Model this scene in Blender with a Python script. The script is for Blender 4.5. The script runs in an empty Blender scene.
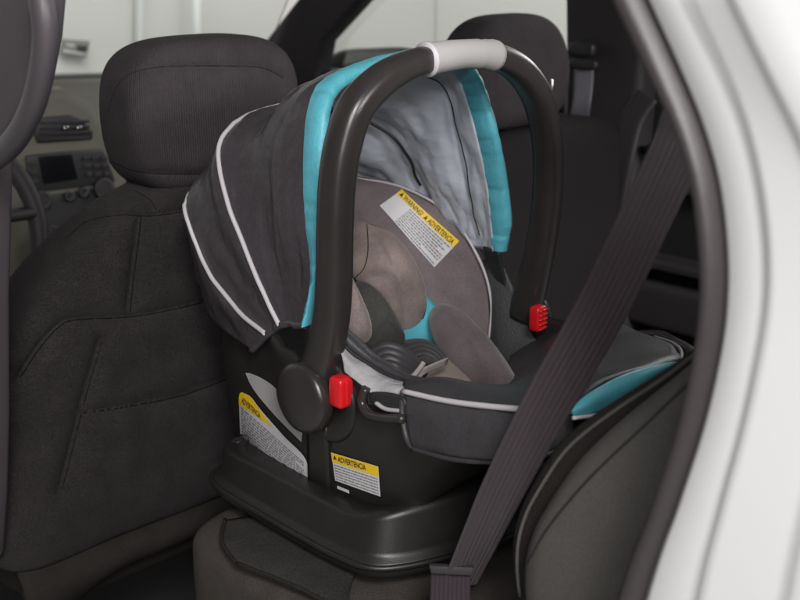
import bpy, bmesh, math, random
from mathutils import Vector, noise
from mathutils.bvhtree import BVHTree
random.seed(7)
scene = bpy.context.scene
COL = scene.collection
H = 1.35
R2 = math.sqrt(.5)
PITCH = math.radians(18.0); F = 1079.0
CP, SP = math.cos(PITCH), math.sin(PITCH)
# car frame: u = towards the front of the car, v = towards its far side, z = up (0 = eye height)
def ray(px, py):
    a = (px-400)/F; b = (300-py)/F
    X = a; Y = CP+b*SP; Z = -SP+b*CP
    return Vector(((Y-X)*R2, (X+Y)*R2, Z))
def V(px, py, v):
    d = ray(px, py); return d*(v/d[1])
def U(px, py, u):
    d = ray(px, py); return d*(u/d[0])
def Z(px, py, z):
    d = ray(px, py); return d*(z/d[2])
def T(px, py, t): return ray(px, py)*t
def W(p): return Vector(((p[1]-p[0])*R2, (p[0]+p[1])*R2, p[2]+H))

# ------------------------------------------------------------------ materials
def mat(name, col, rough=.6, metal=0, bump=None, bs=.3, bdist=.001, var=.0, vscale=6, sheen=0, spec=.5, stretch=(1,1,1), bscale=300, coat=0, fine=0, fscale=420):
    m = bpy.data.materials.new(name); m.use_nodes = True
    nt = m.node_tree; b = nt.nodes['Principled BSDF']
    b.inputs['Base Color'].default_value = (*col, 1)
    b.inputs['Roughness'].default_value = rough
    b.inputs['Metallic'].default_value = metal
    b.inputs['Specular IOR Level'].default_value = spec
    if sheen:
        b.inputs['Sheen Weight'].default_value = sheen; b.inputs['Sheen Roughness'].default_value = .4
    if coat: b.inputs['Coat Weight'].default_value = coat
    tc = nt.nodes.new('ShaderNodeTexCoord')
    if var:
        n = nt.nodes.new('ShaderNodeTexNoise'); n.inputs['Scale'].default_value = vscale; n.inputs['Detail'].default_value = 5
        nt.links.new(tc.outputs['Object'], n.inputs['Vector'])
        r = nt.nodes.new('ShaderNodeMapRange'); r.inputs['From Min'].default_value = .3; r.inputs['From Max'].default_value = .7
        r.inputs['To Min'].default_value = 1-var; r.inputs['To Max'].default_value = 1+var
        nt.links.new(n.outputs['Fac'], r.inputs['Value'])
        h = nt.nodes.new('ShaderNodeVectorMath'); h.operation = 'SCALE'; h.inputs[0].default_value = col
        nt.links.new(r.outputs[0], h.inputs['Scale']); nt.links.new(h.outputs[0], b.inputs['Base Color'])
        if fine:
            n2 = nt.nodes.new('ShaderNodeTexNoise'); n2.inputs['Scale'].default_value = fscale; n2.inputs['Detail'].default_value = 3
            mp2 = nt.nodes.new('ShaderNodeMapping'); mp2.inputs['Scale'].default_value = stretch
            nt.links.new(tc.outputs['Object'], mp2.inputs[0]); nt.links.new(mp2.outputs[0], n2.inputs['Vector'])
            r2 = nt.nodes.new('ShaderNodeMapRange'); r2.inputs['From Min'].default_value = .3; r2.inputs['From Max'].default_value = .7
            r2.inputs['To Min'].default_value = 1-fine; r2.inputs['To Max'].default_value = 1+fine
            nt.links.new(n2.outputs['Fac'], r2.inputs['Value'])
            mm = nt.nodes.new('ShaderNodeMath'); mm.operation = 'MULTIPLY'
            nt.links.new(r.outputs[0], mm.inputs[0]); nt.links.new(r2.outputs[0], mm.inputs[1]); nt.links.new(mm.outputs[0], h.inputs['Scale'])
    if bump:
        mp = nt.nodes.new('ShaderNodeMapping'); mp.inputs['Scale'].default_value = stretch
        nt.links.new(tc.outputs['Object'], mp.inputs['Vector'])
        last = None
        for kind, sc, st, dist in bump:
            if kind == 'noise':
                t = nt.nodes.new('ShaderNodeTexNoise'); t.inputs['Scale'].default_value = sc; t.inputs['Detail'].default_value = 4; o = t.outputs['Fac']
            elif kind == 'vor':
                t = nt.nodes.new('ShaderNodeTexVoronoi'); t.inputs['Scale'].default_value = sc; o = t.outputs['Distance']
            else:
                t = nt.nodes.new('ShaderNodeTexWave'); t.inputs['Scale'].default_value = sc; t.inputs['Distortion'].default_value = 1.0
                t.bands_direction = kind; o = t.outputs['Fac']
            nt.links.new(mp.outputs[0], t.inputs['Vector'])
            bp = nt.nodes.new('ShaderNodeBump'); bp.inputs['Strength'].default_value = st; bp.inputs['Distance'].default_value = dist
            nt.links.new(o, bp.inputs['Height'])
            if last: nt.links.new(last.outputs[0], bp.inputs['Normal'])
            last = bp
        nt.links.new(last.outputs[0], b.inputs['Normal'])
    return m
M = {}
M['black_plastic'] = mat('black_plastic', (.016,.0145,.0135), .40, bump=[('noise', 900, .3, .0005)], var=.15, vscale=25)
M['handle'] = mat('handle_plastic', (.027,.0235,.0225), .28, bump=[('noise', 900, .3, .0005)], var=.10, vscale=20)
M['grip'] = mat('grip_foam', (.34,.33,.32), .8, bump=[('noise', 600, .3, .0006)])
M['canopy'] = mat('canopy_cloth', (.046,.040,.045), .38, bump=[('noise', 7, .6, .03), ('noise', 20, .45, .010), ('noise', 800, .5, .0006)], var=.08, fine=.15, spec=.4)
M['lining'] = mat('lining_nylon', (.50,.53,.59), .38, bump=[('noise', 9, .5, .020), ('noise', 30, .25, .004)], var=.05, stretch=(1,1,1.5))
M['turq'] = mat('turquoise_cloth', (.095,.41,.50), .45, bump=[('noise', 26, .45, .006), ('noise', 600, .4, .0006)], var=.08, vscale=30, fine=.08)
M['white_piping'] = mat('white_piping', (.50,.47,.49), .5)
M['grey_piping'] = mat('grey_piping', (.30,.27,.27), .5)
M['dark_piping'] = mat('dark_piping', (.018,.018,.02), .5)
M['velvet'] = mat('mauve_velvet', (.165,.132,.137), .8, bump=[('noise', 500, .6, .001), ('noise', 20, .4, .008)], var=.16, vscale=22, sheen=.25, fine=.12, spec=.25)
M['velvet_tan'] = mat('taupe_velvet', (.235,.185,.172), .8, bump=[('noise', 500, .6, .001), ('noise', 24, .5, .010)], var=.25, vscale=26, sheen=.25, fine=.12, spec=.25)
M['twill'] = mat('grey_twill', (.060,.056,.052), .7, bump=[('DIAGONAL', 260, .5, .0008), ('noise', 25, .6, .008)], var=.15, sheen=.1, fine=.2, spec=.3)
M['mesh'] = mat('spacer_mesh', (.06,.058,.060), .65, bump=[('vor', 420, .8, .001)])
M['boot'] = mat('boot_cloth', (.040,.038,.041), .42, bump=[('noise', 12, .4, .012), ('noise', 34, .25, .004), ('noise', 800, .5, .0006)], var=.08, fine=.15, spec=.45)
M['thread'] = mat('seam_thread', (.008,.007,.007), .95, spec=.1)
M['silver'] = mat('silver_cloth', (.37,.36,.37), .35, bump=[('noise', 40, .6, .008)])
M['harness'] = mat('harness_cloth', (.050,.046,.050), .42, bump=[('noise', 900, .5, .0006)], spec=.6)
M['web'] = mat('harness_webbing', (.055,.052,.055), .5, bump=[('Z', 130, .8, .0015)])
M['grey_web'] = mat('grey_webbing', (.36,.32,.32), .6, bump=[('noise', 400, .5, .001)])
M['beige'] = mat('beige_cloth', (.30,.24,.21), .8, bump=[('noise', 500, .3, .001)])
M['red'] = mat('red_plastic', (.62,.012,.016), .3)
M['label'] = mat('label_white', (.62,.60,.62), .5)
M['yellow'] = mat('label_yellow', (.85,.55,.01), .5)
M['ink'] = mat('label_ink', (.03,.03,.03), .6)
M['greyink'] = mat('label_grey_ink', (.20,.19,.20), .6)
M['decal'] = mat('grey_decal', (.40,.38,.39), .45)
M['seat'] = mat('seat_cloth', (.042,.036,.037), .9, bump=[('Z', 170, .8, .0016), ('noise', 330, .8, .0016)], var=.14, vscale=30, fine=.22, fscale=700, spec=.2, stretch=(1,1,1.6))
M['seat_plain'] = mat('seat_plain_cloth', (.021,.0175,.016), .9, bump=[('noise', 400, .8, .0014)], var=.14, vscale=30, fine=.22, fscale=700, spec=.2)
M['headrest'] = mat('headrest_cloth', (.041,.035,.037), .9, bump=[('X', 120, .6, .0014), ('noise', 330, .7, .0014)], var=.12, vscale=30, fine=.2, fscale=700, spec=.2)
M['bolster'] = mat('bolster_vinyl', (.095,.088,.083), .65, bump=[('noise', 500, .5, .0008), ('noise', 12, .3, .01)], var=.08, fine=.12, spec=.3)
M['trim'] = mat('pillar_trim', (.062,.054,.060), .5, bump=[('noise', 700, .3, .0005)])
M['trim_dark'] = mat('dark_trim', (.028,.025,.027), .6, bump=[('noise', 500, .3, .0005)], spec=.3)
M['cushion'] = mat('cushion_cloth', (.055,.047,.042), .9, bump=[('noise', 400, .8, .0014)], var=.14, vscale=30, fine=.22, fscale=700, spec=.2)
M['flap'] = mat('flap_cloth', (.030,.028,.027), .7, bump=[('noise', 400, .6, .001), ('noise', 20, .4, .01)], var=.14, fine=.3, spec=.3)
M['seat_dark'] = mat('shaded_seat_cloth', (.012,.0105,.011), .9, spec=.15)  # seat cloth darkened to put shade into the far backrest's colour
M['rubber'] = mat('rubber_seal', (.040,.034,.034), .45, bump=[('noise', 300, .2, .001)])
M['body'] = mat('white_paint', (.80,.80,.80), .25, coat=.5)
M['dash'] = mat('dash_beige', (.10,.094,.075), .7, bump=[('noise', 500, .3, .0005)])
M['dash_dark'] = mat('dash_dark', (.02,.02,.02), .45)
M['screen'] = mat('screen', (.006,.006,.008), .2)
M['chrome'] = mat('chrome', (.7,.7,.7), .2, metal=1)
M['carpet'] = mat('carpet', (.012,.011,.011), .95, bump=[('noise', 300, .8, .003)])
M['wall'] = mat('studio_wall', (.62,.61,.595), .8, bump=[('noise', 30, .1, .002)], var=.02, vscale=1)
M['wall_panel'] = mat('studio_panel', (.66,.67,.67), .7)
M['ground'] = mat('concrete', (.25,.25,.24), .8, var=.1)
M['sign_grey'] = mat('sign_grey', (.22,.22,.21), .6)
M['sign_light'] = mat('sign_light', (.5,.5,.48), .6)
M['belt_far'] = mat('far_belt', (.16,.15,.18), .6, bump=[('Z', 120, .5, .001)])
M['amber'] = mat('amber_plastic', (.6,.25,.03), .4)
def beltmat(cc_=(.062,.046,.055)):
    m = mat('belt_webbing', cc_, .55)
    nt = m.node_tree; b = nt.nodes['Principled BSDF']
    at = nt.nodes.new('ShaderNodeUVMap'); at.uv_map = 'UVMap'
    mp = nt.nodes.new('ShaderNodeMapping'); mp.inputs['Scale'].default_value = (1,1,1)
    nt.links.new(at.outputs[0], mp.inputs[0])
    w = nt.nodes.new('ShaderNodeTexWave'); w.bands_direction = 'X'; w.inputs['Scale'].default_value = 3.6; w.inputs['Distortion'].default_value = 0
    w2 = nt.nodes.new('ShaderNodeTexWave'); w2.bands_direction = 'Y'; w2.inputs['Scale'].default_value = 90; w2.inputs['Distortion'].default_value = .6
    nt.links.new(mp.outputs[0], w.inputs[0]); nt.links.new(mp.outputs[0], w2.inputs[0])
    a = nt.nodes.new('ShaderNodeBump'); a.inputs['Strength'].default_value = .38; a.inputs['Distance'].default_value = .0008
    c = nt.nodes.new('ShaderNodeBump'); c.inputs['Strength'].default_value = .7; c.inputs['Distance'].default_value = .0008
    nt.links.new(w.outputs['Fac'], a.inputs['Height']); nt.links.new(w2.outputs['Fac'], c.inputs['Height'])
    nt.links.new(a.outputs[0], c.inputs['Normal']); nt.links.new(c.outputs[0], b.inputs['Normal'])
    w.wave_profile = 'TRI'
    pr = nt.nodes.new('ShaderNodeMath'); pr.operation = 'MULTIPLY'
    w3 = nt.nodes.new('ShaderNodeTexWave'); w3.bands_direction = 'Y'; w3.inputs['Scale'].default_value = 24; w3.inputs['Distortion'].default_value = 1.5; w3.inputs['Detail Scale'].default_value = 3
    nt.links.new(mp.outputs[0], w3.inputs[0])
    w4 = nt.nodes.new('ShaderNodeTexWave'); w4.bands_direction = 'X'; w4.inputs['Scale'].default_value = 2.86; w4.inputs['Distortion'].default_value = 0
    nt.links.new(mp.outputs[0], w4.inputs[0])
    nt.links.new(w3.outputs['Fac'], pr.inputs[0]); nt.links.new(w4.outputs['Fac'], pr.inputs[1])
    mr = nt.nodes.new('ShaderNodeMapRange'); mr.inputs['To Min'].default_value = .82; mr.inputs['To Max'].default_value = 1.55
    nt.links.new(pr.outputs[0], mr.inputs['Value'])
    vm = nt.nodes.new('ShaderNodeVectorMath'); vm.operation = 'SCALE'; vm.inputs[0].default_value = cc_
    nt.links.new(mr.outputs[0], vm.inputs['Scale']); nt.links.new(vm.outputs[0], b.inputs['Base Color'])
    return m
M['belt'] = beltmat()
M['belt_black'] = beltmat((.03,.028,.032))
def glassmat():
    m = bpy.data.materials.new('window_glass'); m.use_nodes = True; nt = m.node_tree; nt.nodes.clear()
    o = nt.nodes.new('ShaderNodeOutputMaterial'); t = nt.nodes.new('ShaderNodeBsdfTransparent'); t.inputs[0].default_value = (.93,.95,.94,1)
    g = nt.nodes.new('ShaderNodeBsdfGlossy'); g.inputs['Roughness'].default_value = .03
    x = nt.nodes.new('ShaderNodeMixShader'); f = nt.nodes.new('ShaderNodeFresnel'); f.inputs[0].default_value = 1.3
    nt.links.new(f.outputs[0], x.inputs[0]); nt.links.new(t.outputs[0], x.inputs[1]); nt.links.new(g.outputs[0], x.inputs[2]); nt.links.new(x.outputs[0], o.inputs[0])
    return m
M['glass'] = glassmat()

# ------------------------------------------------------------------ object helpers
ORG = {}
BV = {}
def thing(name, label, cat, loc, group=None):
    o = bpy.data.objects.new(name, None); COL.objects.link(o); o.empty_display_size = .05
    w = W(loc); o.location = w; ORG[o.name] = w
    o['label'] = label; o['category'] = cat
    if group: o['group'] = group
    return o
def obj(name, geo, m, parent=None, smooth=True, solid=0, offset=-1, bevel=0, sub=0, label=None, cat=None, kind=None, group=None, uv=None, autos=None):
    vs, fs = geo
    wv = [W(p) for p in vs]
    if parent: org = ORG[parent.name]
    else:
        xs = [p.x for p in wv]; ys = [p.y for p in wv]; zs = [p.z for p in wv]
        org = Vector(((min(xs)+max(xs))/2, (min(ys)+max(ys))/2, min(zs)))
    me = bpy.data.meshes.new(name)
    me.from_pydata([tuple(p-org) for p in wv], [], fs)
    bm = bmesh.new(); bm.from_mesh(me); bmesh.ops.remove_doubles(bm, verts=bm.verts, dist=1e-6) if not uv else None
    bmesh.ops.recalc_face_normals(bm, faces=bm.faces); bm.to_mesh(me); bm.free()
    if smooth:
        for p in me.polygons: p.use_smooth = True
        if autos is not None: me.set_sharp_from_angle(angle=math.radians(autos))
    if uv:
        l = me.uv_layers.new(name='UVMap')
        for lp in me.loops: l.data[lp.index].uv = uv[lp.vertex_index]
    o = bpy.data.objects.new(name, me); COL.objects.link(o)
    if isinstance(m, str): m = M[m]
    me.materials.append(m)
    if parent: o.parent = parent; ORG[o.name] = org
    else: o.location = org; ORG[o.name] = org
    if solid:
        s = o.modifiers.new('thick', 'SOLIDIFY'); s.thickness = solid; s.offset = offset
    if bevel:
        s = o.modifiers.new('bev', 'BEVEL'); s.width = bevel; s.segments = 3; s.limit_method = 'ANGLE'; s.angle_limit = math.radians(40)
    if sub:
        s = o.modifiers.new('sub', 'SUBSURF'); s.levels = sub; s.render_levels = sub
    if label: o['label'] = label
    if cat: o['category'] = cat
    if kind: o['kind'] = kind
    if group: o['group'] = group
    return o
def bvh(*geos):
    vs = []; fs = []
    for g in geos:
        n = len(vs); vs += [Vector(p) for p in g[0]]; fs += [[i+n for i in f] for f in g[1]]
    return BVHTree.FromPolygons(vs, fs)
def on(b, px, py, lift=.0, fallback=None):
    d = ray(px, py); dn = d.normalized()
    h = b.ray_cast(Vector((0,0,0)), dn)
    if h[0] is None:
        h = b.find_nearest(d*((fallback or .70)/d[1]))
        return h[0]-dn*lift
    n = h[1]
    if n.dot(dn) > 0: n = -n
    return h[0] + n*lift
def cr(p0, p1, p2, p3, t):
    return .5*((2*p1)+(-p0+p2)*t+(2*p0-5*p1+4*p2-p3)*t*t+(-p0+3*p1-3*p2+p3)*t*t*t)
def spline(pts, n, closed=False):
    pts = [Vector(p) for p in pts]; k = len(pts); out = []
    segs = k if closed else k-1
    for i in range(segs):
        if closed: a, b, c, d = pts[(i-1) % k], pts[i], pts[(i+1) % k], pts[(i+2) % k]
        else:
            b, c = pts[i], pts[i+1]
            a = pts[i-1] if i > 0 else b*2-c
            d = pts[i+2] if i+2 < k else c*2-b
        for j in range(n): out.append(cr(a, b, c, d, j/n))
    if not closed: out.append(pts[-1].copy())
    return out
def grid(rows, close_v=False, close_u=False, caps=False):
    vs = []; fs = []; n = len(rows[0]); m = len(rows)
    for r in rows: vs += list(r)
    for i in range(m if close_u else m-1):
        for j in range(n if close_v else n-1):
            a = i*n+j; b = i*n+(j+1) % n; c = ((i+1) % m)*n+(j+1) % n; d = ((i+1) % m)*n+j
            fs.append((a, b, c, d))
    if caps:
        fs.append(tuple(range(n))); fs.append(tuple(range((m-1)*n, m*n)))
    return vs, fs
def patch_rows(ctrl, nu, nv):
    rows = [spline(r, nv) for r in ctrl]
    cols = [spline([r[j] for r in rows], nu) for j in range(len(rows[0]))]
    return [[cols[j][i] for j in range(len(cols))] for i in range(len(cols[0]))]
def patch(ctrl, nu=8, nv=8, disp=None):
    rows = patch_rows(ctrl, nu, nv)
    if disp:
        rows = displace(rows, disp)
    return grid(rows)
def displace(rows, fn):
    out = []
    m = len(rows); n = len(rows[0])
    for i in range(m):
        r = []
        for j in range(n):
            a = rows[min(i+1, m-1)][j]-rows[max(i-1, 0)][j]; b = rows[i][min(j+1, n-1)]-rows[i][max(j-1, 0)]
            nn = a.cross(b)
            nn = nn.normalized() if nn.length > 1e-9 else Vector((0,0,0))
            if nn.dot(rows[i][j]) > 0: nn = -nn      # towards the open door
            r.append(rows[i][j]+nn*fn(i/(m-1), j/(n-1), rows[i][j]))
        out.append(r)
    return out
def tube(path, r, n=10, r2=None, up=(0,0,1), closed=False, caps=True, e=1):
    ce = lambda x: math.copysign(abs(math.cos(x))**e, math.cos(x)); se = lambda x: math.copysign(abs(math.sin(x))**e, math.sin(x))
    path = [Vector(p) for p in path]; m = len(path); rows = []
    up = Vector(up); prev = None
    for i, p in enumerate(path):
        if closed: t = path[(i+1) % m]-path[i-1]
        else: t = path[min(i+1, m-1)]-path[max(i-1, 0)]
        t = t.normalized() if t.length > 1e-9 else Vector((0,0,1))
        if prev is None:
            a = up - t*up.dot(t)
            if a.length < 1e-3: a = Vector((1,0,0))-t*t.x
            a.normalize()
        else:
            a = prev - t*prev.dot(t); a.normalize()
        prev = a; b = t.cross(a)
        ra = r[i] if isinstance(r, (list, tuple)) else r
        rb = (r2[i] if isinstance(r2, (list, tuple)) else r2) if r2 else ra
        rows.append([p+a*ce(2*math.pi*k/n)*ra+b*se(2*math.pi*k/n)*rb for k in range(n)])
    return grid(rows, close_v=True, close_u=closed, caps=caps and not closed)
def join(*gs):
    vs = []; fs = []
    for g in gs:
        n = len(vs); vs += list(g[0]); fs += [tuple(i+n for i in f) for f in g[1]]
    return vs, fs
def newell(p):
    n = Vector((0,0,0))
    for i in range(len(p)):
        n += p[i].cross(p[(i+1) % len(p)])
    return n.normalized()
def pillow(out, front, back=.01, e=2.4, nseg=5, rings=10, wob=0, seed=0, nrm=None, centre=None):
    o = spline(out, nseg, True)
    c = sum(o, Vector((0,0,0)))/len(o) if centre is None else Vector(centre)
    n = newell([q-c for q in o]) if nrm is None else Vector(nrm).normalized()
    if n.dot(c) > 0: n = -n
    rows = []
    def ringpos(s, amp, sg):
        row = []
        for q in o:
            h = amp*max(0, 1-s**e)**(1/e)
            p = c+(q-c)*s+n*sg*h
            if wob and sg > 0:
                p = p+n*wob*(noise.noise(p*22+Vector((seed, 0, 0))))*min(1, (1-s)*4)
            row.append(p)
        return row
    ss = [math.sin(math.pi/2*k/rings) for k in range(1, rings+1)]
    for s in ss: rows.append(ringpos(s, front, 1))
    for s in reversed(ss[:-1]): rows.append(ringpos(s, back, -1))
    g = grid(rows, close_v=True)
    vs, fs = g; k = len(o)
    vs = list(vs); vs.append(c+n*front); vs.append(c-n*back)
    for j in range(k):
        fs.append((len(vs)-2, (j+1) % k, j)); b = (len(rows)-1)*k
        fs.append((len(vs)-1, b+j, b+(j+1) % k))
    return vs, fs
def sbox(c, h, e1=.35, e2=.35, n=28, m=18, fn=None):
    """rounded box (superellipsoid) about c with half sizes h in the car frame"""
    def sp(x, e): return math.copysign(abs(x)**e, x)
    rows = []
    for i in range(m+1):
        a = -math.pi/2+math.pi*i/m
        r = []
        for j in range(n):
            b = 2*math.pi*j/n
            x = sp(math.cos(a), e1)*sp(math.cos(b), e2); y = sp(math.cos(a), e1)*sp(math.sin(b), e2); z = sp(math.sin(a), e1)
            if fn: x, y, z = fn(x, y, z)
            r.append(Vector((c[0]+h[0]*x, c[1]+h[1]*y, c[2]+h[2]*z)))
        rows.append(r)
    return grid(rows, close_v=True)
def plate(out, d, seg=0, closed=True):
    """polygon pushed through along d (its real thickness)"""
    o = spline(out, seg, True) if seg else [Vector(p) for p in out]
    d = Vector(d); n = len(o)
    vs = o+[p+d for p in o]
    fs = [tuple(range(n)), tuple(range(2*n-1, n-1, -1))]
    for i in range(n): fs.append((i, (i+1) % n, n+(i+1) % n, n+i))
    return vs, fs
def box(a, b):
    a = Vector(a); b = Vector(b)
    vs = [Vector((x, y, z)) for x in (a.x, b.x) for y in (a.y, b.y) for z in (a.z, b.z)]
    return vs, [(0,1,3,2), (4,6,7,5), (0,4,5,1), (2,3,7,6), (0,2,6,4), (1,5,7,3)]
def disc(c, axis, r, th, n=40, edge=.004, dome=.0):
    c = Vector(c); ax = Vector(axis).normalized()
    a = ax.cross(Vector((0,0,1))); a.normalize(); b = ax.cross(a)
    prof = [(0, -th/2), (r-edge, -th/2), (r, -th/2+edge), (r, th/2-edge), (r-edge*.3, th/2-edge*.3), (r-edge, th/2), (r*.75, th/2+dome*.4), (r*.4, th/2+dome*.85), (0.0005, th/2+dome)]
    rows = [[c+ax*h+(a*math.cos(2*math.pi*k/n)+b*math.sin(2*math.pi*k/n))*max(rr, .0003) for k in range(n)] for rr, h in prof]
    return grid(rows, close_v=True, caps=True)
def band(path, wdir, w, th, K=8, rib=0, nr=9):
    """webbing: flat strip of real thickness; wdir/w may be lists"""
    path = [Vector(p) for p in path]; rows = []; uv = []
    L = 0
    for i, p in enumerate(path):
        wd = Vector(wdir[i] if isinstance(wdir, list) else wdir).normalized(); ww = w[i] if isinstance(w, list) else w
        t = (path[min(i+1, len(path)-1)]-path[max(i-1, 0)]).normalized()
        wd = (wd-t*wd.dot(t)).normalized(); nn = t.cross(wd).normalized()
        if i: L += (p-path[i-1]).length
        h = [th/2*(1 if 0 < k < K else .4)+(rib*abs(math.sin(math.pi*nr*k/K)) if rib else 0) for k in range(K+1)]
        top = [p+wd*ww*(k/K-.5)+nn*h[k] for k in range(K+1)]
        bot = [p+wd*ww*(k/K-.5)-nn*h[k] for k in range(K, -1, -1)]
        rows.append(top+bot); uv += [(k/K, L*10) for k in range(K+1)]+[(k/K, L*10) for k in range(K, -1, -1)]
    g = grid(rows, close_v=True, caps=True)
    return g, uv
def decal(quadpx, b, lift, nx=14, ny=6, shape=None):
    """quadpx: four corners tl, tr, br, bl seen on the surface; laid onto the surface b"""
    rows = []
    q = [Vector((x, y, 0)) for x, y in quadpx]
    for i in range(ny+1):
        r = []
        for j in range(nx+1):
            s = j/nx; t = i/ny
            if shape: s, t = shape(s, t)
            p = (q[0]*(1-s)+q[1]*s)*(1-t)+(q[3]*(1-s)+q[2]*s)*t
            r.append(on(b, p.x, p.y, lift))
        rows.append(r)
    return grid(rows)
def qmap(q, s, t):
    a = Vector((*q[0], 0))*(1-s)+Vector((*q[1], 0))*s; c = Vector((*q[3], 0))*(1-s)+Vector((*q[2], 0))*s
    return a*(1-t)+c*t
def textgeo(s, quadpx, b, lift, bold=.0):
    """a line of lettering fitted in the quad and laid onto the surface"""
    cu = bpy.data.curves.new('t', 'FONT'); cu.body = s; cu.size = 1; cu.offset = bold; cu.resolution_u = 2
    o = bpy.data.objects.new('t', cu); COL.objects.link(o)
    bpy.context.view_layer.update()
    me = bpy.data.meshes.new_from_object(o.evaluated_get(bpy.context.evaluated_depsgraph_get()))
    xs = [v.co.x for v in me.vertices]; x0, x1 = min(xs), max(xs)
    vs = []
    for v in me.vertices:
        p = qmap(quadpx, (v.co.x-x0)/(x1-x0), 1-(v.co.y+.0)/.74)
        vs.append(on(b, p.x, p.y, lift))
    fs = [tuple(p.vertices) for p in me.polygons]
    bpy.data.objects.remove(o); bpy.data.curves.remove(cu); bpy.data.meshes.remove(me)
    return vs, fs
def printlines(quadpx, b, lift, n, seed, fill=.55, inside=None):
    rnd = random.Random(seed); vs = []; fs = []
    for i in range(n):
        t0 = (i+.25)/n; t1 = t0+fill/n; s = .03
        end = .97 if rnd.random() < .7 else rnd.uniform(.55, .95)
        while s < end:
            w = rnd.uniform(.015, .07); s2 = min(s+w, .97)
            if s2 > s+.005 and (inside is None or (inside(s, t0) and inside(s2, t1))):
                k = len(vs)
                for (a, c) in ((s, t0), (s2, t0), (s2, t1), (s, t1)):
                    p = qmap(quadpx, a, c); vs.append(on(b, p.x, p.y, lift))
                fs.append((k, k+1, k+2, k+3))
            s = s2+.012
    return vs, fs
def seam(name, pxs, b, m, parent, r=.0012, lift=0, seg=6, fall=None):
    path = spline([Vector((x, y, 0)) for x, y in pxs], seg)
    pts = [on(b, p.x, p.y, lift) for p in path]; pts = [p for p in pts if p is not None]
    return obj(name, tube(pts, r, 6), m, parent)

def prj(p):
    X = (p[1]-p[0])*R2; Y = (p[0]+p[1])*R2
    d = Y*CP-p[2]*SP
    return 400+F*X/d, 300-F*(Y*SP+p[2]*CP)/d
def quilt(g, seams, depth, wid, n, puff=0):
    """press stitched grooves into a padded surface along its seams (n = way out of the cushion)"""
    n = Vector(n); lines = [[(q.x, q.y) for q in spline([Vector((x, y, 0)) for x, y in l], 4)] for l in seams]
    out = []
    for p in g[0]:
        x, y = prj(p); best = 1e9
        for l in lines:
            for (ax, ay), (bx, by) in zip(l, l[1:]):
                dx, dy = bx-ax, by-ay; k = max(0, min(1, ((x-ax)*dx+(y-ay)*dy)/(dx*dx+dy*dy+1e-9)))
                d = math.hypot(x-ax-dx*k, y-ay-dy*k)
                if d < best: best = d
        out.append(Vector(p)-n*depth*(math.exp(-best/wid)-puff*math.exp(-((best-wid*3)/(wid*2.5))**2)))
    return out, g[1]

# ================================================================== INFANT CAR SEAT
VM = .87
seat = thing('infant_car_seat', 'black and turquoise rear-facing infant car seat with hooded canopy and raised carry handle', 'infant car seat', (.82, VM, -.575))

# --- shell (hull)
def ss(x):
    x = max(0, min(1, x)); return x*x*(3-2*x)
def plan(th, a_head, a_foot, b, e=2.6, cu=.82):
    c, s = math.cos(th), math.sin(th)
    q = 2/e
    x = math.copysign(abs(c)**q, c); y = math.copysign(abs(s)**q, s)
    return cu+(a_head if x > 0 else a_foot)*x, VM+b*y
def rimz(u):
    pts = [(.40,-.39), (.50,-.395), (.58,-.410), (.68,-.435), (.78,-.447), (.86,-.465), (.90,-.450), (.95,-.405), (1.0,-.368), (1.08,-.342), (1.2,-.33)]
    for (a, za), (b2, zb) in zip(pts, pts[1:]):
        if u <= b2:
            t = max(0, (u-a)/(b2-a)); t = t*t*(3-2*t); return za+(zb-za)*t
    return pts[-1][1]
N = 144
rows = []
for k in range(11):
    t = k/10          # 0 = rim, 1 = bottom
    sc = 1; ah = .315*(1-.13*t**1.3); af = .315*(1-.37*t**1.2); b = .187*(1-.07*t**1.5)
    r = []
    for j in range(N):
        th = 2*math.pi*j/N
        u0, v0 = plan(th, .315, .315, .187)
        u, v = plan(th, ah, af, b)
        zr = rimz(u0)+(.050*ss((.88-v0)/.12)*ss((u0-.79)/.06)*ss((.985-u0)/.08)); zb = -.568+.10*max(0, (.66-u0)/.17)**1.3
        zz = zr+(zb-zr)*t
        if v < VM: v += .024*ss((u0-.86)/.10)*ss((.75-t)/.75)
        r.append(Vector((u, v, zz)))
    rows.append(r)
# rounded lip turning inwards
lip = []
for (off, dz) in ((-.011, -.025), (-.010, -.004), (-.005, .003)):
    lip.append([rows[0][j]+Vector((VM*0, 0, dz))+ (Vector((.82, VM, rows[0][j].z))-rows[0][j]).normalized()*(-off) for j in range(N)])
shell_g = grid(lip+rows, close_v=True, caps=False)
vs, fs = shell_g; fs.append(tuple(range((len(lip)+len(rows)-1)*N, (len(lip)+len(rows))*N)))
shell_g = (vs, fs)
obj('shell', shell_g, 'black_plastic', seat)
shell_b = bvh(shell_g)

# --- inner padding tub (dark), real surface inside the shell
rows = []
for k in range(9):
    s = 1-k/8*.995
    r = []
    for j in range(N):
        th = 2*math.pi*j/N
        u0, v0 = plan(th, .303, .308, .181)
        u = .80+(u0-.80)*s**.8; v = VM+(v0-VM)*(s**.55)
        floor = -.52+.13*max(0, min(1, (u-.80)/.25))+.02*max(0, (.70-u)/.2)
        kk = max(0, min(1, (.74-u0)/.1))
        zz = rimz(u0)-.022+(floor-.01-rimz(u0))*((1-s**7)**.7*(1-kk)+(1-s**1.6)*.8*kk)
        if v < VM: v += .034*ss((u0-.83)/.10)
        r.append(Vector((u, v, zz)))
    rows.append(r)
tub_g = grid(rows, close_v=True)
obj('inner_pad', tub_g, 'mesh', seat)
tub_b = bvh(tub_g)

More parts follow.
